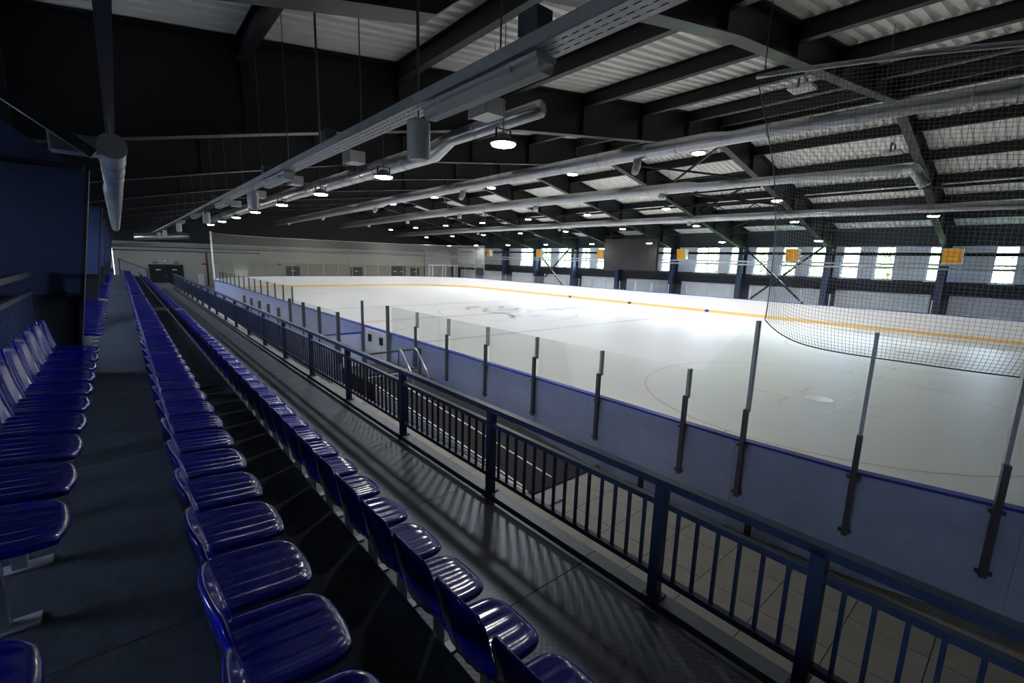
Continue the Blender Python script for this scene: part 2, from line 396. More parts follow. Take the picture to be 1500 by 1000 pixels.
# ------------------------------------------------------------------ left tapered columns of the stand
LCOL = [7.1+5.8*k for k in range(0, 6)]
def lcol(y):
    t = thing('stand_column', 'navy tapered steel column in the back seat row, '+nth(y, LCOL), 'column', (0, y, 0), 'tapered columns along the stand')
    MB().prism_y([(-2.6,2.85),(-.335,2.85),(-.185,4.2),(-2.6,4.2)], -.012, .012).build('web_plate', NAVYD, t)
    MB().prism_y([(-2.6,4.25),(-.3,4.25),(-2.6,5.9)], -.06, -.04).build('knee_plate', NAVYD, t)
    MB().prism_y([(-.475,1.92),(-.445,1.92),(-.155,4.2),(-.185,4.2)], -.12, .12).build('flange', STEEL, t)
    MB().prism_y([(-1.3,1.5),(-.47,1.92),(-.36,2.82),(-1.3,2.82)], .1, .12).build('lower_web', STEEL, t)
    MB().box(-2.6, -.35, -.13, .13, 2.82, 2.85).build('stiffener', STEEL, t)
    MB().box(-2.6, -.2, -.13, .13, 4.2, 4.24).build('stiffener', STEEL, t)
for y in LCOL: lcol(y)
t = thing('knee_brace', 'dark diagonal steel brace with a short cross bar under the roof over the stand', 'brace', (0, 6.9, 0))
MB().bar((-2.3, 0, 6.0), (-.1, 0, 4.35), .1, .1).build('diagonal', STEEL, t)
MB().bar((-1.35, -.1, 5.0), (-1.0, -.1, 5.6), .05, .08).build('cross_bar', STEEL, t)

# ------------------------------------------------------------------ stand terraces
SY0, SY1 = -4.0, 42.0
Z1_, Z2_, Z3_ = 1.92, 1.58, 1.09
st = struct(MB().box(XL, .06, SY0, 36, 0, Z1_-.02).box(.06, .95, SY0, SY1, 0, Z2_-.02).box(.95, 2.64, SY0, SY1, 0, Z3_-.02).build('floor_stand', CONC), 'stepped terrace carrying the seat rows', 'terrace')
for a, b, z, y1 in ((-.95, .135, Z1_, 36), (.136, .98, Z2_, SY1)):
    y = SY0
    while y < y1-.1:
        y2 = min(y+2, y1); MB().box(a, b, y, y2-.004, z-.02, z).build('carpet_strip', CARPET, st); y = y2
MB().box(.06, .13, SY0, SY1, Z2_-.02, Z1_-.021).build('riser', CARPET, st)
MB().box(.95, 1.0, SY0, SY1, Z3_, Z2_-.02).build('riser', CONC, st)
y = SY0
while y < SY1-.1:
    MB().box(1.0, 2.52, y+.004, min(y+1.5, SY1)-.004, Z3_-.02, Z3_).build('walkway_plate', TREAD, st); y += 1.5
y = SY0
while y < SY1-.1:
    MB().box(2.52, 2.64, y+.003, min(y+3, SY1)-.003, Z3_-.02, Z3_+.035).build('kerb_plate', KERB, st); y += 3
for k in range(5):
    MB().box(.95, 2.64, SY1+.3*k, SY1+.3*(k+1), 0, Z3_-.02-.2*(k+1)+.02).build('stair_step', CONC, st)
for k in range(6):
    MB().box(XL, .06, 36+.35*k, 36+.35*(k+1), 0, Z1_-.3*(k+1)).build('stair_step', CONC, st)

# ------------------------------------------------------------------ seats
def rim(nu, nv):
    return [i for i in range(nu)]+[j*nu+nu-1 for j in range(1, nv)]+[(nv-1)*nu+i for i in range(nu-2, -1, -1)]+[j*nu for j in range(nv-2, 0, -1)]
def pan_mesh():
    b = MB(); nu, nv = 21, 14
    for j in range(nv):
        tv = j/(nv-1); q = max(0, (tv-.5)/.5); wd = .202*(1-.26*q**4)
        for i in range(nu):
            u = -1+2*i/(nu-1)
            x = .345*tv+.022*(1-u*u)*tv**2
            z = .012*u*u+.01*math.cos(tv*3.2)+.0032*math.cos(u*math.pi*5)*(1 if .06 < tv < .9 and abs(u) < .95 else 0)
            z -= .016*max(0, (tv-.8)/.2)**2+.008*max(0, (abs(u)-.86)/.14)**2
            b.v.append((x, wd*u, z))
    for j in range(nv-1):
        for i in range(nu-1):
            a = j*nu+i; b.f.append((a, a+nu, a+nu+1, a+1))
    loop = rim(nu, nv); m = len(loop); prev = loop
    for dz, k in ((-.008, 1.012), (-.02, 1.012), (-.03, .985)):
        n0 = len(b.v)
        for i in loop: x, y, z = b.v[i]; b.v.append((.17+(x-.17)*k, y*k, z+dz))
        cur = list(range(n0, n0+m))
        for t in range(m): b.f.append((prev[t], prev[(t+1) % m], cur[(t+1) % m], cur[t]))
        prev = cur
    b.f.append(tuple(prev))
    return b.mesh('seat_pan', SEATB, True)
def back_mesh():
    b = MB(); nu, nv = 21, 14; th = .02
    for side in (0, 1):
        for j in range(nv):
            s = j/(nv-1); q = max(0, (s-.5)/.5); wd = .204*(1-.24*q**4)
            for i in range(nu):
                u = -1+2*i/(nu-1)
                x = .035*(1-s)**2-.02-.03*s+.04*u*u*(1-.35*s)
                rb = .003*math.cos(u*math.pi*6)*max(0, 1-1.1*s)*(1 if abs(u) < .93 else 0)
                z = -.045+.365*s-.03*u*u*q*q
                b.v.append((x+rb-side*th, wd*u, z))
    N0 = nu*nv
    for j in range(nv-1):
        for i in range(nu-1):
            a = j*nu+i; b.f.append((a, a+1, a+nu+1, a+nu)); b.f.append((N0+a, N0+a+nu, N0+a+nu+1, N0+a+1))
    loop = rim(nu, nv); m = len(loop); n0 = len(b.v)
    for i in loop:                       # rounded lip
        x, y, z = b.v[i]; b.v.append((x-th/2, y*1.03, -.045+(z+.045)*1.02))
    for k in range(m):
        k2 = (k+1) % m
        b.f.append((loop[k], n0+k, n0+k2, loop[k2])); b.f.append((n0+k, N0+loop[k], N0+loop[k2], n0+k2))
    return b.mesh('backrest', SEATB, True)
PAN, BACK = pan_mesh(), back_mesh()
def leg_mesh(h):
    return MB().box(.08, .28, -.02, .02, h-.06, h-.03).box(.12, .17, -.02, .02, .01, h-.06).box(.05, .25, -.04, .04, 0, .012).mesh('bracket', GALVD)
def seat_row(x, zf, zs, ylist, label, group):
    lm = leg_mesh(zs-zf); proto = None
    for y in ylist:
        if proto is None:
            proto = thing('stadium_seat', label, 'seat', (x, y, zf), group)
            obj('seat_pan', PAN, proto, (0, 0, zs-zf)); obj('backrest', BACK, proto, (0, 0, zs-zf)); obj('bracket', lm, proto)
        else: copy_tree(proto, (x, y, zf))
P = .45
r1 = [1.45]
y = 2.35
while y < 34.6:
    if min(abs(y-c) for c in LCOL) > .34: r1.append(y)
    y += P
r2 = [y for y in (.68+P*k for k in range(-2, 90)) if not 17.45 < y < 18.3 and y < 40.7]
r3 = [y for y in (.62+P*k for k in range(-2, 92)) if not 17.3 < y < 18.2 and y < 41.6]
seat_row(-.605, Z1_, 2.33, r1, 'glossy blue plastic stadium seat in the back row between the tapered columns', 'back row seats')
seat_row(.165, Z2_, 2.0, r2, 'glossy blue plastic stadium seat in the middle row between two carpeted aisles', 'middle row seats')
seat_row(1.055, Z3_, 1.56, r3, 'glossy ribbed blue plastic stadium seat in the front row along the metal walkway', 'front row seats')

# ------------------------------------------------------------------ walkway railing
XRAIL = 2.57
rail = thing('walkway_railing', 'long blue grey steel railing with balusters along the metal walkway', 'railing', (XRAIL, 0, Z3_))
PY = [.55-1.82, .55] + [1.44+1.82*k for k in range(20)]
zt = 1.98-Z3_
MB().box(-.035, .035, PY[0], PY[-1], zt-.05, zt).build('top_rail', RAILM, rail)
post_me = MB().box(-.035, .035, -.035, .035, .0, zt-.05).box(-.06, .06, -.06, .06, 0, .012).mesh('post', RAILM)
bal_me = MB().box(-.01, .01, -.01, .01, .21, .72).mesh('baluster', RAILM)
for a in PY: obj('post', post_me, rail, (0, a, .036))
nb = 0; rest = MB()
for a, b in zip(PY, PY[1:]):
    MB().box(-.022, .022, a+.036, b-.036, .70, .74).build('middle_rail', RAILM, rail)
    MB().box(-.022, .022, a+.036, b-.036, .18, .22).build('bottom_rail', RAILM, rail)
    n = round((b-a)/.121)
    for k in range(1, n):
        y = a+(b-a)*k/n
        if nb < 290: obj('baluster', bal_me, rail, (0, y, 0)); nb += 1
        else: rest.box(-.01, .01, y-.01, y+.01, .21, .72)
if rest.v: o = rest.build('balusters', RAILM, rail); o['kind'] = 'stuff'
# guard rail behind the back row
gr = thing('back_railing', 'dark steel guard railing behind the back row seats beside the navy column', 'railing', (-.73, 0, Z1_))
MB().box(-.03, .03, -2, 6.95, 1.13, 1.18).build('top_rail', RAILM, gr)
MB().box(-.02, .02, -2, 6.95, .95, .99).build('middle_rail', RAILM, gr)
for y in (-1.9, 1.0, 4.0, 6.9): MB().box(-.025, .025, y-.025, y+.025, 0, 1.13).build('post', RAILM, gr)
gb = MB().box(-.008, .008, -.008, .008, .08, .95).mesh('baluster', RAILM)
for k in range(70): obj('baluster', gb, gr, (0, -.4+.105*k, 0))
# stair railing at the far end of the stand
sr = thing('stair_railing', 'sloping grey stair railing at the far end of the seat rows', 'railing', (0, 42.2, 0))
MB().bar((0, 0, 2.75), (1.5, 0, 2.05), .05, .05).bar((0, 0, 1.95), (1.5, 0, 1.25), .04, .04).build('rail', RAILM, sr)
for k in range(12): x = .06+k*.125; MB().box(x-.01, x+.01, -.01, .01, 1.9-.467*x, 2.73-.467*x).build('baluster', RAILM, sr)
MB().box(1.46, 1.52, -.03, .03, 1.07, 2.06).build('post', RAILM, sr); MB().box(-.03, .03, -.03, .03, 1.58, 2.76).build('post', RAILM, sr)

# ------------------------------------------------------------------ rink boards and glass
boards = thing('rink_boards', 'white dasher boards with blue cap and yellow kick strip around the ice', 'boards', (0, 0, 0))
BH = 1.18
outer = subdivide(rink_path(0), 2.4)
def offs(pts, d):
    n = len(pts); out = []
    for i in range(n):
        a = Vector(pts[i-1]); b = Vector(pts[(i+1) % n]); t = (b-a).normalized(); out.append((pts[i][0]+t.y*d, pts[i][1]-t.x*d))
    return out
inn = offs(outer, .06)
def ring(b, pa, pb, z0, z1, i):
    j = (i+1) % len(pa); a, c, d, e = pa[i], pa[j], pb[j], pb[i]
    b.add([(a[0],a[1],z0),(c[0],c[1],z0),(d[0],d[1],z0),(e[0],e[1],z0),(a[0],a[1],z1),(c[0],c[1],z1),(d[0],d[1],z1),(e[0],e[1],z1)],
        [(0,1,2,3),(7,6,5,4),(0,4,5,1),(1,5,6,2),(2,6,7,3),(3,7,4,0)])
n = len(outer)
mid = offs(outer, .03); i2 = offs(outer, .066); o2 = offs(outer, -.025); i3 = offs(outer, .085)
kick = MB(); cap = MB()
for i in range(n):
    j = (i+1) % n
    bk = MB(); a = Vector(outer[i]); c = Vector(outer[j]); e = (c-a)*.0015
    ring(bk, [tuple(a+e), tuple(c-e)], [mid[i], mid[j]], 0, BH, 0); bk.build('board_panel', BBLUE, boards)
    fr = MB(); ring(fr, mid, inn, 0, BH, i); fr.build('facing_panel', BWHITE, boards)
    ring(kick, inn, i2, .05, .24, i); ring(cap, o2, i3, BH, BH+.03, i)
kick.build('kick_strip', KICK, boards); cap.build('cap_rail', CAPB, boards)
for y in (YC-6.8, YC, YC+6.8):
    MB().box(RX1-.075, RX1-.066, y-.15, y+.15, .06, .24).build('line_mark', CAPB, boards)
def glass_run(pts, z0, z1, label, pm, pr=.03):
    t = thing('glass_screen', label, 'glass screen', (pts[0][0], pts[0][1], z0)); o = Vector((pts[0][0], pts[0][1], 0))
    for i in range(len(pts)-1):
        a = Vector(pts[i]).to_3d()-o; c = Vector(pts[i+1]).to_3d()-o; d = (c-a).normalized(); u = Vector((0, 0, (z1-z0)/2))
        MB().bar(a+d*.03+u, c-d*.03+u, .012, z1-z0).build('glass_panel', GLASS, t)
    for q in pts: MB().box(-pr/2, pr/2, -pr/2, pr/2, 0, z1-z0).build('post', pm, t, False, (q[0]-o.x, q[1]-o.y, 0))
ZC = BH+.031
# near side low glass, post spacing from the photograph
XG = RX0+.03
def near_post(t, x, y, top, dark_to, ang=0, wide=.055):
    c = MB().box(-.1, -.045, -wide/2, wide/2, .47, dark_to).build('clamp_post', POSTM, t, False, (x-XG, y, 0)); c.rotation_euler.z = ang
    MB().box(-.055, .02, -.018, .018, dark_to-.04, top).build('strip', STRIPM, c)
    for z in (.52, BH-.03): MB().box(-.095, -.055, -.06, .06, z-.015, z+.015).build('bolt_plate', POSTM, c)
NP = [3.0, 4.5, 6.02, 7.52, 9.04, 10.55]
lg = thing('glass_screen', 'low clear glass on dark clamp posts on the boards beside the walkway railing', 'glass screen', (XG, 0, 0))
for y in NP: near_post(lg, XG, y, 1.97, 1.6)
ys = NP+[12.1]
for a, b in zip(ys, ys[1:]): MB().box(-.006, .006, a+.025, b-.025, ZC, 1.97).build('glass_panel', GLASS, lg)
sl = MB().add([(-.006,2.26,ZC),(-.006,2.98,ZC),(-.006,2.98,1.97),(-.006,2.86,1.97),(-.006,2.26,2.72),(.006,2.26,ZC),(.006,2.98,ZC),(.006,2.98,1.97),(.006,2.86,1.97),(.006,2.26,2.72)],
    [(0,1,2,3,4),(9,8,7,6,5),(0,5,6,1),(1,6,7,2),(2,7,8,3),(3,8,9,4),(4,9,5,0)])
sl.build('slanted_glass_panel', GLASS, lg)
def corner(y):      # point on the near corner arc of the boards at this y (y below RY0+RR)
    if y >= RY0+RR: return (XG, y, 0)
    dy = RY0+RR-y; cx = RX0+RR; r = RR-.03
    a = math.asin(min(1, dy/r)); return (cx-r*math.cos(a), y, a)
TALL = [2.2, 1.08, .03, -1.1, -2.3, -3.4]
pts = [corner(y) for y in TALL]
tg = thing('glass_screen', 'tall clear glass on the curved near corner boards under the knotted net', 'glass screen', (XG, 0, 0))
for x, y, a in pts: near_post(tg, x, y, 2.72, 1.62, a)
for p, q in zip(pts, pts[1:]):
    a = Vector((p[0]-XG, p[1], 0)); c = Vector((q[0]-XG, q[1], 0)); d = (c-a).normalized(); u = Vector((0, 0, (ZC+2.72)/2))
    MB().bar(a+d*.03+u, c-d*.03+u, .012, 2.72-ZC).build('glass_panel', GLASS, tg)
# far side, far end
glass_run([(RX1-.03, 2.4+1.55*k) for k in range(27)], ZC, 1.92, 'low clear glass with bright posts on the boards in front of the window wall', ALU, .05)
arc = [p for p in subdivide(rink_path(.03, 8), 1.5) if p[1] > RY1-RR-.2]
arc.sort(key=lambda p: math.atan2(p[1]-(RY1-RR-3), p[0]-XC), reverse=True)
glass_run(arc, ZC, 2.42, 'tall clear glass with bright posts around the far end of the rink', ALU, .05)
glass_run([(XG, 22.0+1.5*k) for k in range(14)], ZC, 1.95, 'clear glass with dark posts on the near boards past the players bench', POSTM, .06)
# white framed gates behind the far glass
gt = thing('gate_frame', 'white tubular frames of the gates behind the far end glass', 'gate frame', (0, 53.2, 0))
for x in (31.0, 31.5, 33.1, 33.5, 35.0, 35.35): MB().box(x-.05, x+.05, -.05, .05, 0, 2.5).build('upright', WHITEP, gt)
MB().box(30.95, 35.4, -.05, .05, 2.5, 2.6).build('top_bar', WHITEP, gt)
# ------------------------------------------------------------------ players bench beside the near boards
for y, wd in ((12.1, .11), (13.9, .08)):
    t = thing('bench_post', 'tall dark post beside the bench gate in the near boards', 'post', (RX0-.08, y, 0), 'tall bench gate posts')
    MB().box(-.03, .03, -wd/2, wd/2, .0, 2.0).build('upright', POSTM, t); MB().box(-.045, .045, -wd/2-.03, wd/2+.03, 0, .03).build('foot', POSTM, t)
gd = thing('bench_gate', 'pale bench gate with black latches in the near boards', 'gate', (RX0-.03, 0, 0))
MB().box(-.02, .02, 12.2, 13.8, .15, BH-.03).build('gate_leaf', PANELW, gd)
for y in (12.6, 13.4): MB().box(-.06, -.02, y-.09, y+.09, .78, 1.0).build('latch', BLACK, gd)
bw = thing('bench_screen', 'low pale blue wall with clear glass behind the players bench', 'bench wall', (4.27, 0, 0))
for k in range(8): MB().box(-.03, .03, 12.02+1.5*k+.004, 13.5+1.5*k-.004, 0, 1.0).build('wall_panel', BBLUE, bw)
for k in range(3): MB().box(-.006, .006, 12.1+1.5*k, 13.5+1.5*k, 1.0, 1.9).build('glass_pane', GLASS, bw)
for k in range(4): MB().box(-.045, .035, 12.05+1.5*k-.03, 12.05+1.5*k+.03, .5, 1.9).build('post', POSTM, bw)
for k in range(4, 9): MB().box(-.06, .04, 12.05+1.5*k-.04, 12.05+1.5*k+.04, .4, 1.45).build('post', POSTM, bw)
bs = thing('bench_side_wall', 'pale blue end wall of the players bench box', 'bench wall', (0, 14.05, 0))
MB().box(4.32, 5.68, -.03, .03, 0, .95).build('wall_panel', BBLUE, bs); MB().box(4.3, 5.7, -.04, .04, .95, .99).build('cap', CAPB, bs)
pb = thing('players_bench', 'long dark wooden players bench behind the near boards', 'bench', (4.7, 15, 0))
MB().box(-.17, .17, 0, 7, .42, .46).build('bench_top', BLACK, pb)
for y in (.3, 2.4, 4.5, 6.7): MB().box(-.14, .14, y-.03, y+.03, 0, .42).build('leg', POSTM, pb)
er = thing('enclosure_railing', 'low dark railing around the top of the black ramp beside the boards', 'railing', (4.18, 10.12, 0))
MB().bar((0, 0, 1.1), (1.44, 0, 1.1), .04, .04).build('top_rail', POSTM, er)
MB().bar((0, 0, .6), (1.44, 0, .6), .03, .03).build('middle_rail', POSTM, er)
MB().bar((0, 0, 1.1), (0, 1.9, 1.1), .04, .04).build('top_rail', POSTM, er)
for x, y in ((0, 0), (1.44, 0), (0, 1.9)): MB().box(x-.025, x+.025, y-.025, y+.025, .425 if x > 1 else 0, 1.1).build('post', POSTM, er)
hl = None
for k, x in enumerate((4.95, 5.35)):
    hl = thing('step_handrail', 'bent silver tube handrail at the bench steps', 'handrail', (x, 9.2, .4), 'silver step handrails')
    MB().tube([(0, 0, .0), (0, .1, .3), (0, .6, .74), (0, .68, .77), (0, .76, .7), (0, .8, .3)], .022, 8).build('tube', ALU, hl, True)
    MB().tube([(0, .32, .04), (0, .34, .5)], .018, 8).build('strut', ALU, hl, True)
# black ramp up to the bench gate
mt = thing('rubber_ramp', 'black rubber covered ramp with white edge strips beside the near boards', 'ramp', (0, 0, 0))
def rz(y): return .02+.40*min(1, (y-4.4)/5.4)
for k in range(6):
    ya, yb = 4.42+.9*k, 5.32+.9*k
    MB().add([(4.27,ya,0),(5.68,ya,0),(5.68,yb-.006,0),(4.27,yb-.006,0),(4.27,ya,rz(ya)),(5.68,ya,rz(ya)),(5.68,yb-.006,rz(yb)),(4.27,yb-.006,rz(yb))],
        [(0,3,2,1),(4,5,6,7),(0,1,5,4),(1,2,6,5),(2,3,7,6),(3,0,4,7)]).build('ramp_sheet', BLACK, mt)
MB().box(4.27, 5.68, 9.82, 11.94, 0, .42).build('platform', BLACK, mt)
MB().add([(4.25,4.5,0),(4.268,4.5,0),(4.268,9.8,0),(4.25,9.8,0),(4.25,4.5,.01),(4.268,4.5,.01),(4.268,9.8,rz(9.8)-.03),(4.25,9.8,rz(9.8)-.03)],
    [(0,3,2,1),(4,5,6,7),(0,1,5,4),(1,2,6,5),(2,3,7,6),(3,0,4,7)]).build('side_panel', BBLUE, mt)
for x in (4.285, 4.84): MB().bar((x, 4.6, rz(4.6)+.004), (x, 9.8, rz(9.8)+.004), .03, .008).build('edge_strip', WHITEP, mt)
MB().bar((4.24, 4.5, .02), (4.24, 9.8, .02), .03, .03).build('edge_strip', WHITEP, mt)
MB().box(4.3, 5.6, 10.5, 10.53, .42, .428).build('edge_strip', WHITEP, mt)
tag(MB().box(4.2, 4.55, 4.05, 4.36, .0, .03).build('foot_grate', ALU), 'bright metal foot grate at the low end of the black ramp', 'grate')
for i, (y, a) in enumerate(((1.96, 0), (3.49, 0))):
    t = thing('board_brace', 'black steel brace with upright bar at the foot of the near boards', 'brace', (5.58, y, 0), 'black braces at the foot of the boards')
    MB().box(-.06, .06, -.32, .32, .03, .07).build('base_bar', BLACK, t); MB().box(-.03, .03, -.03, .03, .07, .3).build('upright', BLACK, t)
    for s in (-.25, .25): MB().box(-.09, .09, s-.05, s+.05, .0, .03).build('foot', BLACK, t)
tag(MB().tube([(5.55, -3, .05), (5.58, 0, .05), (5.56, 4.2, .05), (5.7, 4.4, .05)], .04, 8).build('floor_cable', BLACK, None, True), 'thick black cable lying along the foot of the near boards', 'cable')

# ------------------------------------------------------------------ near corner net
net = thing('safety_net', 'knotted safety net hanging over the curved near corner of the rink', 'net', (0, 0, 0))
arcp = []
yy = 2.62
while yy > -3.2:
    x, y, a = corner(yy); arcp.append((x+.16*math.cos(a), y+.16*math.sin(a), a)); yy -= .042*max(.3, math.cos(a))
def ntop(i): return 5.55-.11*max(0, 2.6-arcp[i][1])
def nbot(i): return 2.42-.06*min(1, i/70)+.3*math.exp(-i/7)
b = MB(); r = .003
rows = 74
def npt(i, j):
    f = j/rows; z = nbot(i)+(ntop(i)-nbot(i))*f; x, y, a = arcp[i]
    bow = .05*math.sin(i*.09)*(1-f)*f*4+.01*math.sin(j*.3+i*.2)+(.28*(1-f/.16)**2*(1-math.exp(-i/7)) if f < .16 else 0)
    pull = .16*math.exp(-i/16)*math.sin(f*math.pi)
    pull += .42*(1-f)*math.exp(-i/22)
    return Vector((x+bow*math.cos(a), y+bow*math.sin(a)-pull, z))
for i in range(len(arcp)):
    for j in range(rows+1):
        p = npt(i, j)
        if j < rows: b.bar(p, npt(i, j+1), r, r)
        if i+1 < len(arcp): b.bar(p, npt(i+1, j), r, r)
o = b.build('mesh_cords', NETM, net); o['kind'] = 'stuff'
MB().tube([npt(i, 0) for i in range(0, len(arcp), 2)], .007, 6).build('bottom_cord', NETB, net)
MB().tube([npt(0, j) for j in range(0, rows+1, 4)], .007, 6).build('side_cord', NETM, net)
MB().tube([tuple(npt(i, rows)+Vector((0, 0, .02))) for i in range(0, len(arcp), 3)], .028, 8).build('top_pipe', GALV, net, True)
for i in (2, 60, 120):
    p = npt(min(i, len(arcp)-1), rows); MB().tube([(p.x, p.y, p.z), (p.x, p.y, ztop(p.x)-.02)], .008, 6).build('hanger_wire', POSTM, net)
# far end net
fn = thing('end_net', 'fine pale safety net hanging across the far end of the rink', 'net', (0, 0, 0))
fp = [p for p in rink_path(-.05, 8) if p[1] > RY1-RR-.1]
fp.sort(key=lambda p: math.atan2(p[1]-(RY1-RR-3), p[0]-XC), reverse=True)
b = MB()
for p, q in zip(fp, fp[1:]): b.add([(p[0],p[1],2.45),(q[0],q[1],2.45),(q[0],q[1],5.0),(p[0],p[1],5.0)], [(0,1,2,3)])
b.build('net_sheet', FARNET, fn)
MB().tube([(p[0], p[1], 5.02) for p in fp], .03, 6).build('top_pipe', GALV, fn)
MB().tube([(fp[0][0], fp[0][1], 1.2), (fp[0][0], fp[0][1], 5.0)], [.05, .07], 8).build('gathered_edge', WHITEP, fn)

# ------------------------------------------------------------------ ventilation ducts
def duct(name, label, pts, rs, bands=True, group=None):
    t = thing(name, label, 'duct', (0, 0, 0), group)
    b = MB().tube(pts, rs, 20); b.build('pipe', GALV, t, True)
    if bands:
        s = MB()
        for (p, q), (ra, rb) in zip(zip(pts, pts[1:]), zip(rs, rs[1:])):
            p, q = Vector(p), Vector(q); L_ = (q-p).length; k = int(L_/.9)
            for i in range(1, k):
                f = i/k; c = p+(q-p)*f; d = (q-p)/L_; r_ = ra+(rb-ra)*f
                s.tube([c-d*.02, c+d*.02], r_+.008, 20, True)
        if s.v: s.build('joint_bands', GALVD, t, True)['kind'] = 'stuff'
    return t
d0 = duct('stand_duct', 'round metal duct with end cap hanging above the back row', [(.07,8.4,4.70),(.07,8.55,4.70),(.07,13,4.70),(.05,13.4,4.66),(.04,34,4.55)], [.16,.155,.155,.17,.17])
MB().tube([(.07,8.36,4.70),(.07,8.41,4.70)], .165, 24).build('end_cap', GALVD, d0)
bx = MB().box(-.52, -.02, 8.42, 8.75, 4.58, 4.80).build('outlet_box', GALV, d0); MB().box(-.545, -.52, 8.4, 8.77, 4.54, 4.84).build('flange', GALVD, bx)
MB().box(-.32, -.22, 8.40, 8.42, 4.66, 4.74).build('damper', GALVD, d0)
MB().tube([(.07,8.6,4.85),(.07,8.6,5.14)], .006, 6).build('hanger_wire', GALVD, d0)
for y in (14.2, 20, 25.8): MB().tube([(.06,y,4.8),(.06,y,5.14)], .006, 6).build('hanger_wire', GALVD, d0)
D1 = [(6.2,6.6,6.13),(6.2,9.6,6.13),(6.2,10.4,5.95),(6.2,10.9,5.95),(6.2,21,6.0),(6.2,21.5,6.03),(6.2,47,6.03)]
d1 = duct('box_outlet_duct', 'round metal duct with square grille outlets above the near boards', D1, [.16,.16,.235,.235,.235,.25,.25])
for y, x in ((7.6, 6.05), (14.0, 5.95), (20.0, 5.95), (26.0, 5.95), (32, 5.95)):
    ob = MB().box(x-.55, x-.1, y-.28, y+.28, 6.08, 6.4).build('outlet_box', GREYP, d1)
    MB().box(x-.57, x-.55, y-.3, y+.3, 6.06, 6.42).build('grille_frame', GALVD, ob)
    for k in range(6): MB().box(x-.585, x-.57, y-.27, y+.27, 6.1+.05*k, 6.13+.05*k).build('louvre', GREYP, ob)
D2 = [(13.2,-8,6.76),(13.2,6.3,6.86),(13.2,6.9,6.9),(13.2,10.0,6.92),(13.2,28,6.85),(13.2,28.6,6.8),(13.2,56,6.62)]
d2 = duct('nozzle_duct', 'long round metal duct with elbow nozzles beneath the roof over the ice', D2, [.17,.17,.22,.235,.235,.28,.28])
for y in (9.35, 19.4, 29.5, 39.6, 49.5):
    MB().tube([(13.2,y,6.7),(13.2,y,6.5),(13.15,y,6.42),(13.05,y-.05,6.3)], [.13,.13,.13,.12], 14).build('nozzle', GREYP, d2, True)
D3 = [(20,3.4,6.5),(20,3.45,6.68),(20,3.8,6.68),(20,10.8,6.84),(20,11.4,6.88),(20,20,6.98),(20,34,7.0),(20,55,6.8)]
d3 = duct('outlet_duct', 'round metal duct with straight outlets and bent end over the middle of the ice', [(20,3.1,6.1)]+D3[1:], [.16,.17,.17,.17,.24,.27,.3,.3])
for y in (12.6, 21.4, 29.8, 38.1, 46.5): MB().tube([(20,y,6.75),(20,y,6.42)], .16, 14).build('outlet', GALV, d3, True)
D4 = [(27,-8,5.95),(27,8,6.15),(27,20,6.22),(27,36,6.27),(27,55,6.2)]
d4 = duct('slim_duct', 'slim bright round duct running high along the window side of the ice', D4, [.17,.18,.2,.23,.24])
for y in (15, 26, 37): MB().tube([(27,y,6.05),(27,y,5.82)], .12, 12).build('nozzle', GREYP, d4, True)
for dn, x, z, ysq in ((d1, 6.2, 6.2, (8, 15, 24, 33, 42)), (d2, 13.2, 7.0, (3, 12, 20, 30, 40, 50)), (d3, 20, 7.1, (6, 14, 24, 34, 44)), (d4, 27, 6.35, (4, 12, 24, 36, 48))):
    for y in ysq: MB().tube([(x, y, z-.1), (x, y, ztop(x)-.02)], .007, 6).build('hanger_wire', POSTM, dn)

# ------------------------------------------------------------------ cable tray with strip lights and loudspeakers
TX, TZ = 2.2, 4.66
tr = thing('cable_tray', 'perforated grey metal cable tray hanging on rods above the railing', 'cable tray', (TX, 0, TZ))
b = MB().box(-.11, -.107, -4, 46, 0, .09).box(.107, .11, -4, 46, 0, .09)
for x0, x1 in ((-.11, -.062), (-.05, -.006), (.006, .05), (.062, .11)): b.box(x0, x1, -4, 46, 0, .003)
y = -4
while y < 14: b.box(-.109, .109, y, y+.035, .0006, .0024); y += .085
b.box(-.11, .11, 14, 46, 0, .003)
b.build('tray', GALVD, tr)
MB().tube([(0, -4, .03), (.02, 3, .035), (-.02, 12, .03), (0, 46, .03)], .022, 6).tube([(.05, -4, .02), (.04, 20, .02), (.05, 46, .02)], .015, 6).build('cables', BLACK, tr, True)
for y in (-1.2, 1.2, 2.7, 3.85, 5.1, 6.45, 7.9, 9.6, 11.3, 13.2, 15.2, 17.3, 19.5, 22, 25, 28, 31, 35, 38, 43):
    MB().tube([(-.06, y, .0), (-.06, y, ztop(TX)-TZ-.02)], .006 if y not in (3.85, 6.45) else .014, 6).build('hanger_rod', POSTM, tr)
for y in (2.35, 9.3, 6.1, 15): MB().box(-.13, .0, y-.09, y+.09, .09, .22).build('junction_box', POSTM, tr)
def strip(y):
    t = thing('strip_light', 'unlit grey strip light under the cable tray, '+nth(y, STRIPS), 'strip light', (TX, y, TZ-.004), 'strip lights under the tray')
    MB().prism_y([(-.06,-.055),(-.09,-.04),(-.09,-.01),(.09,-.01),(.09,-.04),(.06,-.055)], -.72, .72).build('housing', GREYP, t)
    MB().prism_y([(-.075,-.056),(-.07,-.105),(-.045,-.125),(.045,-.125),(.07,-.105),(.075,-.056)], -.715, .715).build('diffuser', DIFF, t)
    for x in (-.035, .035): MB().tube([(x, -.66, -.085), (x, .66, -.085)], .014, 8).build('tube', WHITEP, t, True)
    for yy in (-.45, .45): MB().box(-.096, .096, yy-.02, yy+.02, -.07, -.03).build('clip', ALU, t)
STRIPS = [3.02, 8.85, 14.3, 19.8, 24.6]
for y in STRIPS: strip(y)
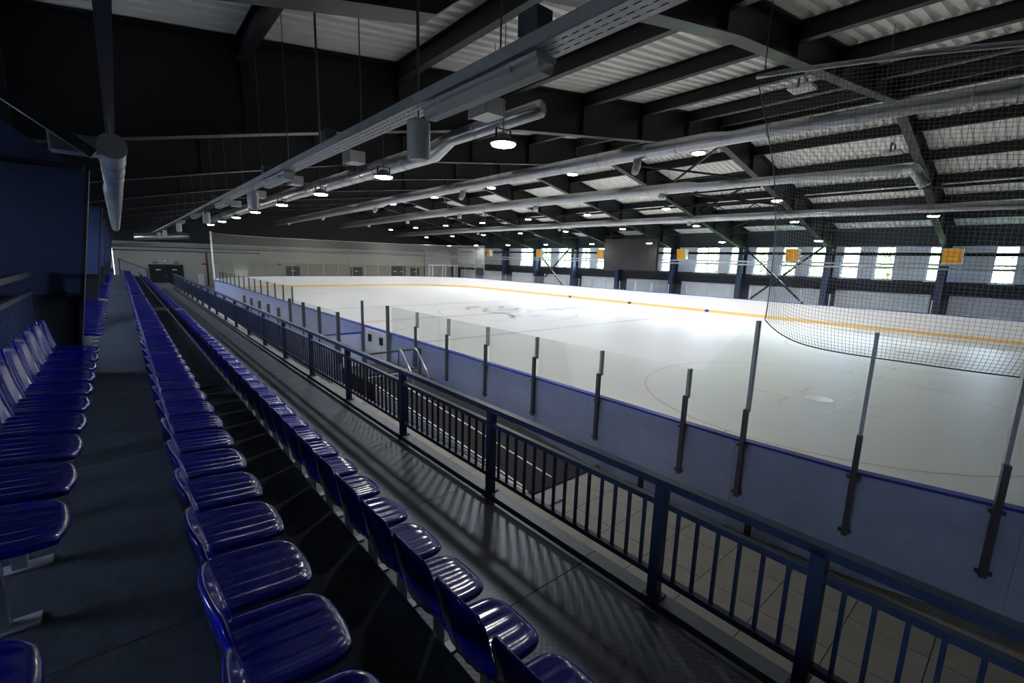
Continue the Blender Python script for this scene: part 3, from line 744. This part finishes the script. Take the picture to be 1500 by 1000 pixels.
def spk(y):
    t = thing('pendant_speaker', 'white cylindrical loudspeaker under the cable tray, '+nth(y, SPKS), 'loudspeaker', (TX+.0, y, 4.24), 'cylindrical loudspeakers in a row')
    n = 20; prof = [(.0,0),(.085,0),(.1,.012),(.105,.03),(.105,.31),(.098,.335),(.06,.35),(0,.35)]
    b = MB().tube([(0,0,z) for r_, z in prof[1:-1]], [r_ for r_, z in prof[1:-1]], n); b.build('body', GREYP, t, True)
    MB().tube([(0,0,-.004),(0,0,.001)], .085, n).build('grille', WHITEP, t)
    MB().tube([(0,0,.35),(0,0,.42)], .005, 6).build('cable', BLACK, t)
SPKS = [3.96, 10.8, 17.3, 25.8, 34, 39.3]
for y in SPKS: spk(y)

# ------------------------------------------------------------------ high bay lamps
hous = MB().tube([(0,0,.0),(0,0,.05),(0,0,.07),(0,0,.16)], [.23,.235,.16,.1], 20).mesh('housing', POSTM, True)
lens_on = MB().tube([(0,0,-.045),(0,0,-.03),(0,0,.002)], [.14,.2,.222], 20).mesh('lens', LED, True)
lamp_l = bpy.data.lights.new('lamp_light', 'AREA'); lamp_l.shape = 'DISK'; lamp_l.size = .42; lamp_l.energy = LAMP_W; lamp_l.color = (1, .99, .975); lamp_l.spread = math.radians(150)
def highbay(x, y, z, where, nt):
    t = thing('high_bay_lamp', 'lit round lamp in the row '+where+', '+nt, 'lamp', (x, y, z), 'lit round roof lamps')
    obj('housing', hous, t); obj('lens', lens_on, t)
    MB().tube([(0,0,.16),(0,0,ztop(x)-z)], .008, 6).build('hanger', POSTM, t)
    MB().bar((-.16,0,.06),(-.16,0,.24),.02,.03).bar((.16,0,.06),(.16,0,.24),.02,.03).bar((-.17,0,.24),(.17,0,.24),.03,.02).build('yoke', POSTM, t)
    l = bpy.data.objects.new('lamp_light', lamp_l); C.objects.link(l); l.parent = t; l.location = (0, 0, -.06)
for x, y0, z, nn, where in ((5.35, 6.62, 5.37, 8, 'over the near boards'), (15.5, 8.5, 7.17, 8, 'beside the nozzle duct'), (23.9, 8.95, 6.5, 8, 'past the roof ridge'), (29, 4.0, 5.95, 9, 'beside the slim duct'), (32, 9.4, 5.05, 8, 'closest to the windows')):
    lys = [y0+(5.8 if x > 6 else 4.82)*k for k in range(nn)]
    for y in lys: highbay(x, y, z, where, nth(y, lys))
for x, y, z in ((15.5, 5.5, 8.45), (24, 4.9, 8.0), (18, 4.9, 7.9)):
    t = thing('flood_light', 'unlit square white flood light under the dark roof beam', 'flood light', (x, y, z), 'unlit square flood lights')
    MB().box(-.3, .3, -.3, .3, 0, .1).build('housing', WHITEP, t); MB().box(-.26, .26, -.26, .26, -.012, 0).build('lens', GREYP, t)
    MB().box(-.32, -.3, -.03, .03, 0, .35).box(.3, .32, -.03, .03, 0, .35).box(-.32, .32, -.03, .03, .35, .38).build('bracket', POSTM, t)
    MB().tube([(0, 0, .38), (0, 0, ztop(x)-z-.02)], .01, 6).build('hanger', POSTM, t)

# ------------------------------------------------------------------ things on the window wall
sc = thing('video_screen', 'large dark video screen hanging in front of the window wall', 'screen', (33.2, 23.6, 2.88))
MB().box(-.1, .15, -2.67, 2.67, 0, 2.63).build('cabinet', BLACK, sc)
for i in range(6):
    for j in range(4): MB().box(-.13, -.1, -2.65+.8833*i+.004, -2.65+.8833*(i+1)-.004, .01+.652*j+.003, .01+.652*(j+1)-.003).build('screen_tile', BLACKS, sc)
for y in (-1.2, 2): MB().box(-.02, .02, y-.02, y+.02, 2.63, ztop(33.2)-2.88-.02).build('hanger', STEEL, sc)
WSPK = [3.7, 11.65, 19.8, 28.1, 36.6, 45.6]
for y in WSPK:
    t = thing('wall_speaker', 'white box loudspeaker with orange front by the windows, '+nth(y, WSPK), 'loudspeaker', (35, y, 3.85), 'orange fronted loudspeakers')
    t.rotation_euler = (0, 0, -.25)
    MB().add([(-.08,-.45,0),(.35,-.3,.05),(.35,.3,.05),(-.08,.45,0),(-.18,-.45,.85),(.35,-.3,.8),(.35,.3,.8),(-.18,.45,.85)], [(0,3,2,1),(4,5,6,7),(0,1,5,4),(1,2,6,5),(2,3,7,6),(3,0,4,7)]).build('cabinet', WHITEP, t)
    MB().add([(-.09,-.41,.05),(-.09,.41,.05),(-.18,.41,.81),(-.18,-.41,.81),(-.11,-.41,.05),(-.11,.41,.05),(-.2,.41,.81),(-.2,-.41,.81)], [(0,1,2,3),(7,6,5,4),(0,4,5,1),(1,5,6,2),(2,6,7,3),(3,7,4,0)]).build('front_cloth', ORANGE, t)
    MB().bar((.3,0,.4), (1.62,.4,.4), .06, .06).build('arm', STEEL, t)
for z, r_, m, lb in ((3.82, .06, WHITEP, 'white upper pipe running along the window wall'), (3.58, .06, WHITEP, 'white lower pipe running along the window wall'), (4.42, .1, BLACK, 'thick dark pipe crossing the upper window panes')):
    t = thing('wall_pipe', lb, 'pipe', (36.35, 0, z))
    MB().tube([(0, -8, 0), (0, 57, 0)], r_, 10).build('pipe', m, t, True)
    for y in FRAMES[1:-1]: MB().box(0, .3, y-.03, y+.03, -.03, .03).build('clamp', STEEL, t)
gl = thing('service_band', 'dark band of ducts and cable trays below the windows', 'service duct', (37.55, 0, 2.1))
for k in range(22): MB().box(.0, .34, -7+2.9*k+.01, -7+2.9*(k+1)-.01, 0, .6).build('duct_section', DARKW, gl)
for z in (.12, .3, .46): MB().tube([(-.03, -7, z), (-.03, 56, z)], .03, 6).build('cable', BLACK, gl)
# far wall fittings
t = thing('wall_clock', 'round white clock on the far wall over the black double door', 'clock', (3.5, Y1-.12, 2.45))
MB().tube([(0,0,0),(0,.06,0)], .2, 20).build('case', BLACK, t); MB().tube([(0,-.01,0),(0,0,0)], .17, 20).build('face', WHITEP, t)
MB().bar((0,-.015,0),(.0,-.015,.13),.015,.01).bar((0,-.015,0),(.09,-.015,-.03),.015,.01).build('hands', BLACK, t)
for x, l in ((2.7, 'over the left leaf of the black double door'), (4.4, 'over the right leaf of the black double door'), (13.9, 'beside the grey single door')):
    t = thing('exit_sign', 'small green exit sign '+('on the far wall ' if x > 10 else '')+l.replace('left leaf', 'leaf nearer the seats').replace('right leaf', 'leaf nearer the ice'), 'sign', (x, Y1-.1, 2.16))
    MB().box(-.22, .22, 0, .04, 0, .16).build('panel', GREENS, t); MB().tube([(0,.02,.16),(0,.02,.5)], .012, 6).build('stem', REDP, t)
for z, r_, m, lb in ((3.95, .06, GALV, 'upper thin pipe along the far wall'), (3.75, .05, POSTM, 'middle thin pipe along the far wall'), (3.4, .05, POSTM, 'lower thin pipe along the far wall')):
    tag(MB().tube([(XL+.1, Y1-.2, z), (34 if z > 3.5 else 12, Y1-.2, z)], r_, 8).build('wall_pipe', m, None, True), lb, 'pipe')
t = thing('riser_pipe', 'dark vertical pipe with red valve on the far wall beside the double door', 'pipe', (7.0, Y1-.15, 0))
MB().tube([(0,0,0),(0,0,3.4)], .06, 8).build('pipe', DOORM, t); MB().box(-.5, .1, -.1, .02, 2.1, 2.25).build('valve', REDP, t)
tag(MB().box(6.0, 6.5, Y1-1.2, Y1-.9, 0, 1.2).box(6.05, 6.45, Y1-1.22, Y1-1.2, .5, 1.1).build('service_box', WHITEP), 'pale service cabinet standing near the far wall', 'cabinet')
t = thing('cross_duct', 'short round metal duct below the roof near the far wall', 'duct', (0, Y1-5, 0))
MB().tube([(1.2, 0, 4.55), (5.2, 0, 4.85)], .3, 16).build('pipe', GALV, t, True)
for x in (1.8, 4.6): MB().tube([(x, 0, 4.8), (x, 0, ztop(x))], .01, 6).build('hanger_wire', POSTM, t)

# ------------------------------------------------------------------ outside
struct(MB().box(XR+.3, 120, -60, 110, -.5, -.3).build('ground', GRASS), 'grass outside the windows', 'ground')
struct(MB().box(-90, XL-.25, -60, 110, -.5, -.3).build('ground_paved', CONC), 'grey paving outside the stand wall', 'ground')
def tree(x, y, h, rad, seed):
    rnd = random.Random(seed); t = thing('tree', 'leafy green tree outside the windows', 'tree', (x, y, -.3), 'trees outside the windows')
    MB().tube([(0,0,0),(.1,0,h*.5),(0,.1,h*.8)], [.22,.15,.06], 8).build('trunk', BARK, t, True)
    b = MB()
    for k in range(1500):
        a = rnd.uniform(0, 6.283); q = rnd.random()**.4; zz = rnd.uniform(-1, 1)
        s = math.sqrt(1-zz*zz); p = Vector((rad*q*s*math.cos(a), rad*q*s*math.sin(a), h*.58+h*.42*q*zz)); sz = rnd.uniform(.14, .3)
        u = Vector((rnd.gauss(0,1), rnd.gauss(0,1), rnd.gauss(0,1))).normalized(); v = u.orthogonal().normalized()
        b.add([p-u*sz, p+v*sz*.6, p+u*sz, p-v*sz*.6], [(0,1,2,3)])
    b.build('crown', LEAF, t)['kind'] = 'stuff'
for k, y in enumerate((0, 5, 9.5, 14, 19, 25, 33, 42, 51)): tree(46+3*((k*7) % 3), y+20*0, 6.5+((k*5) % 3), 2.6, k)
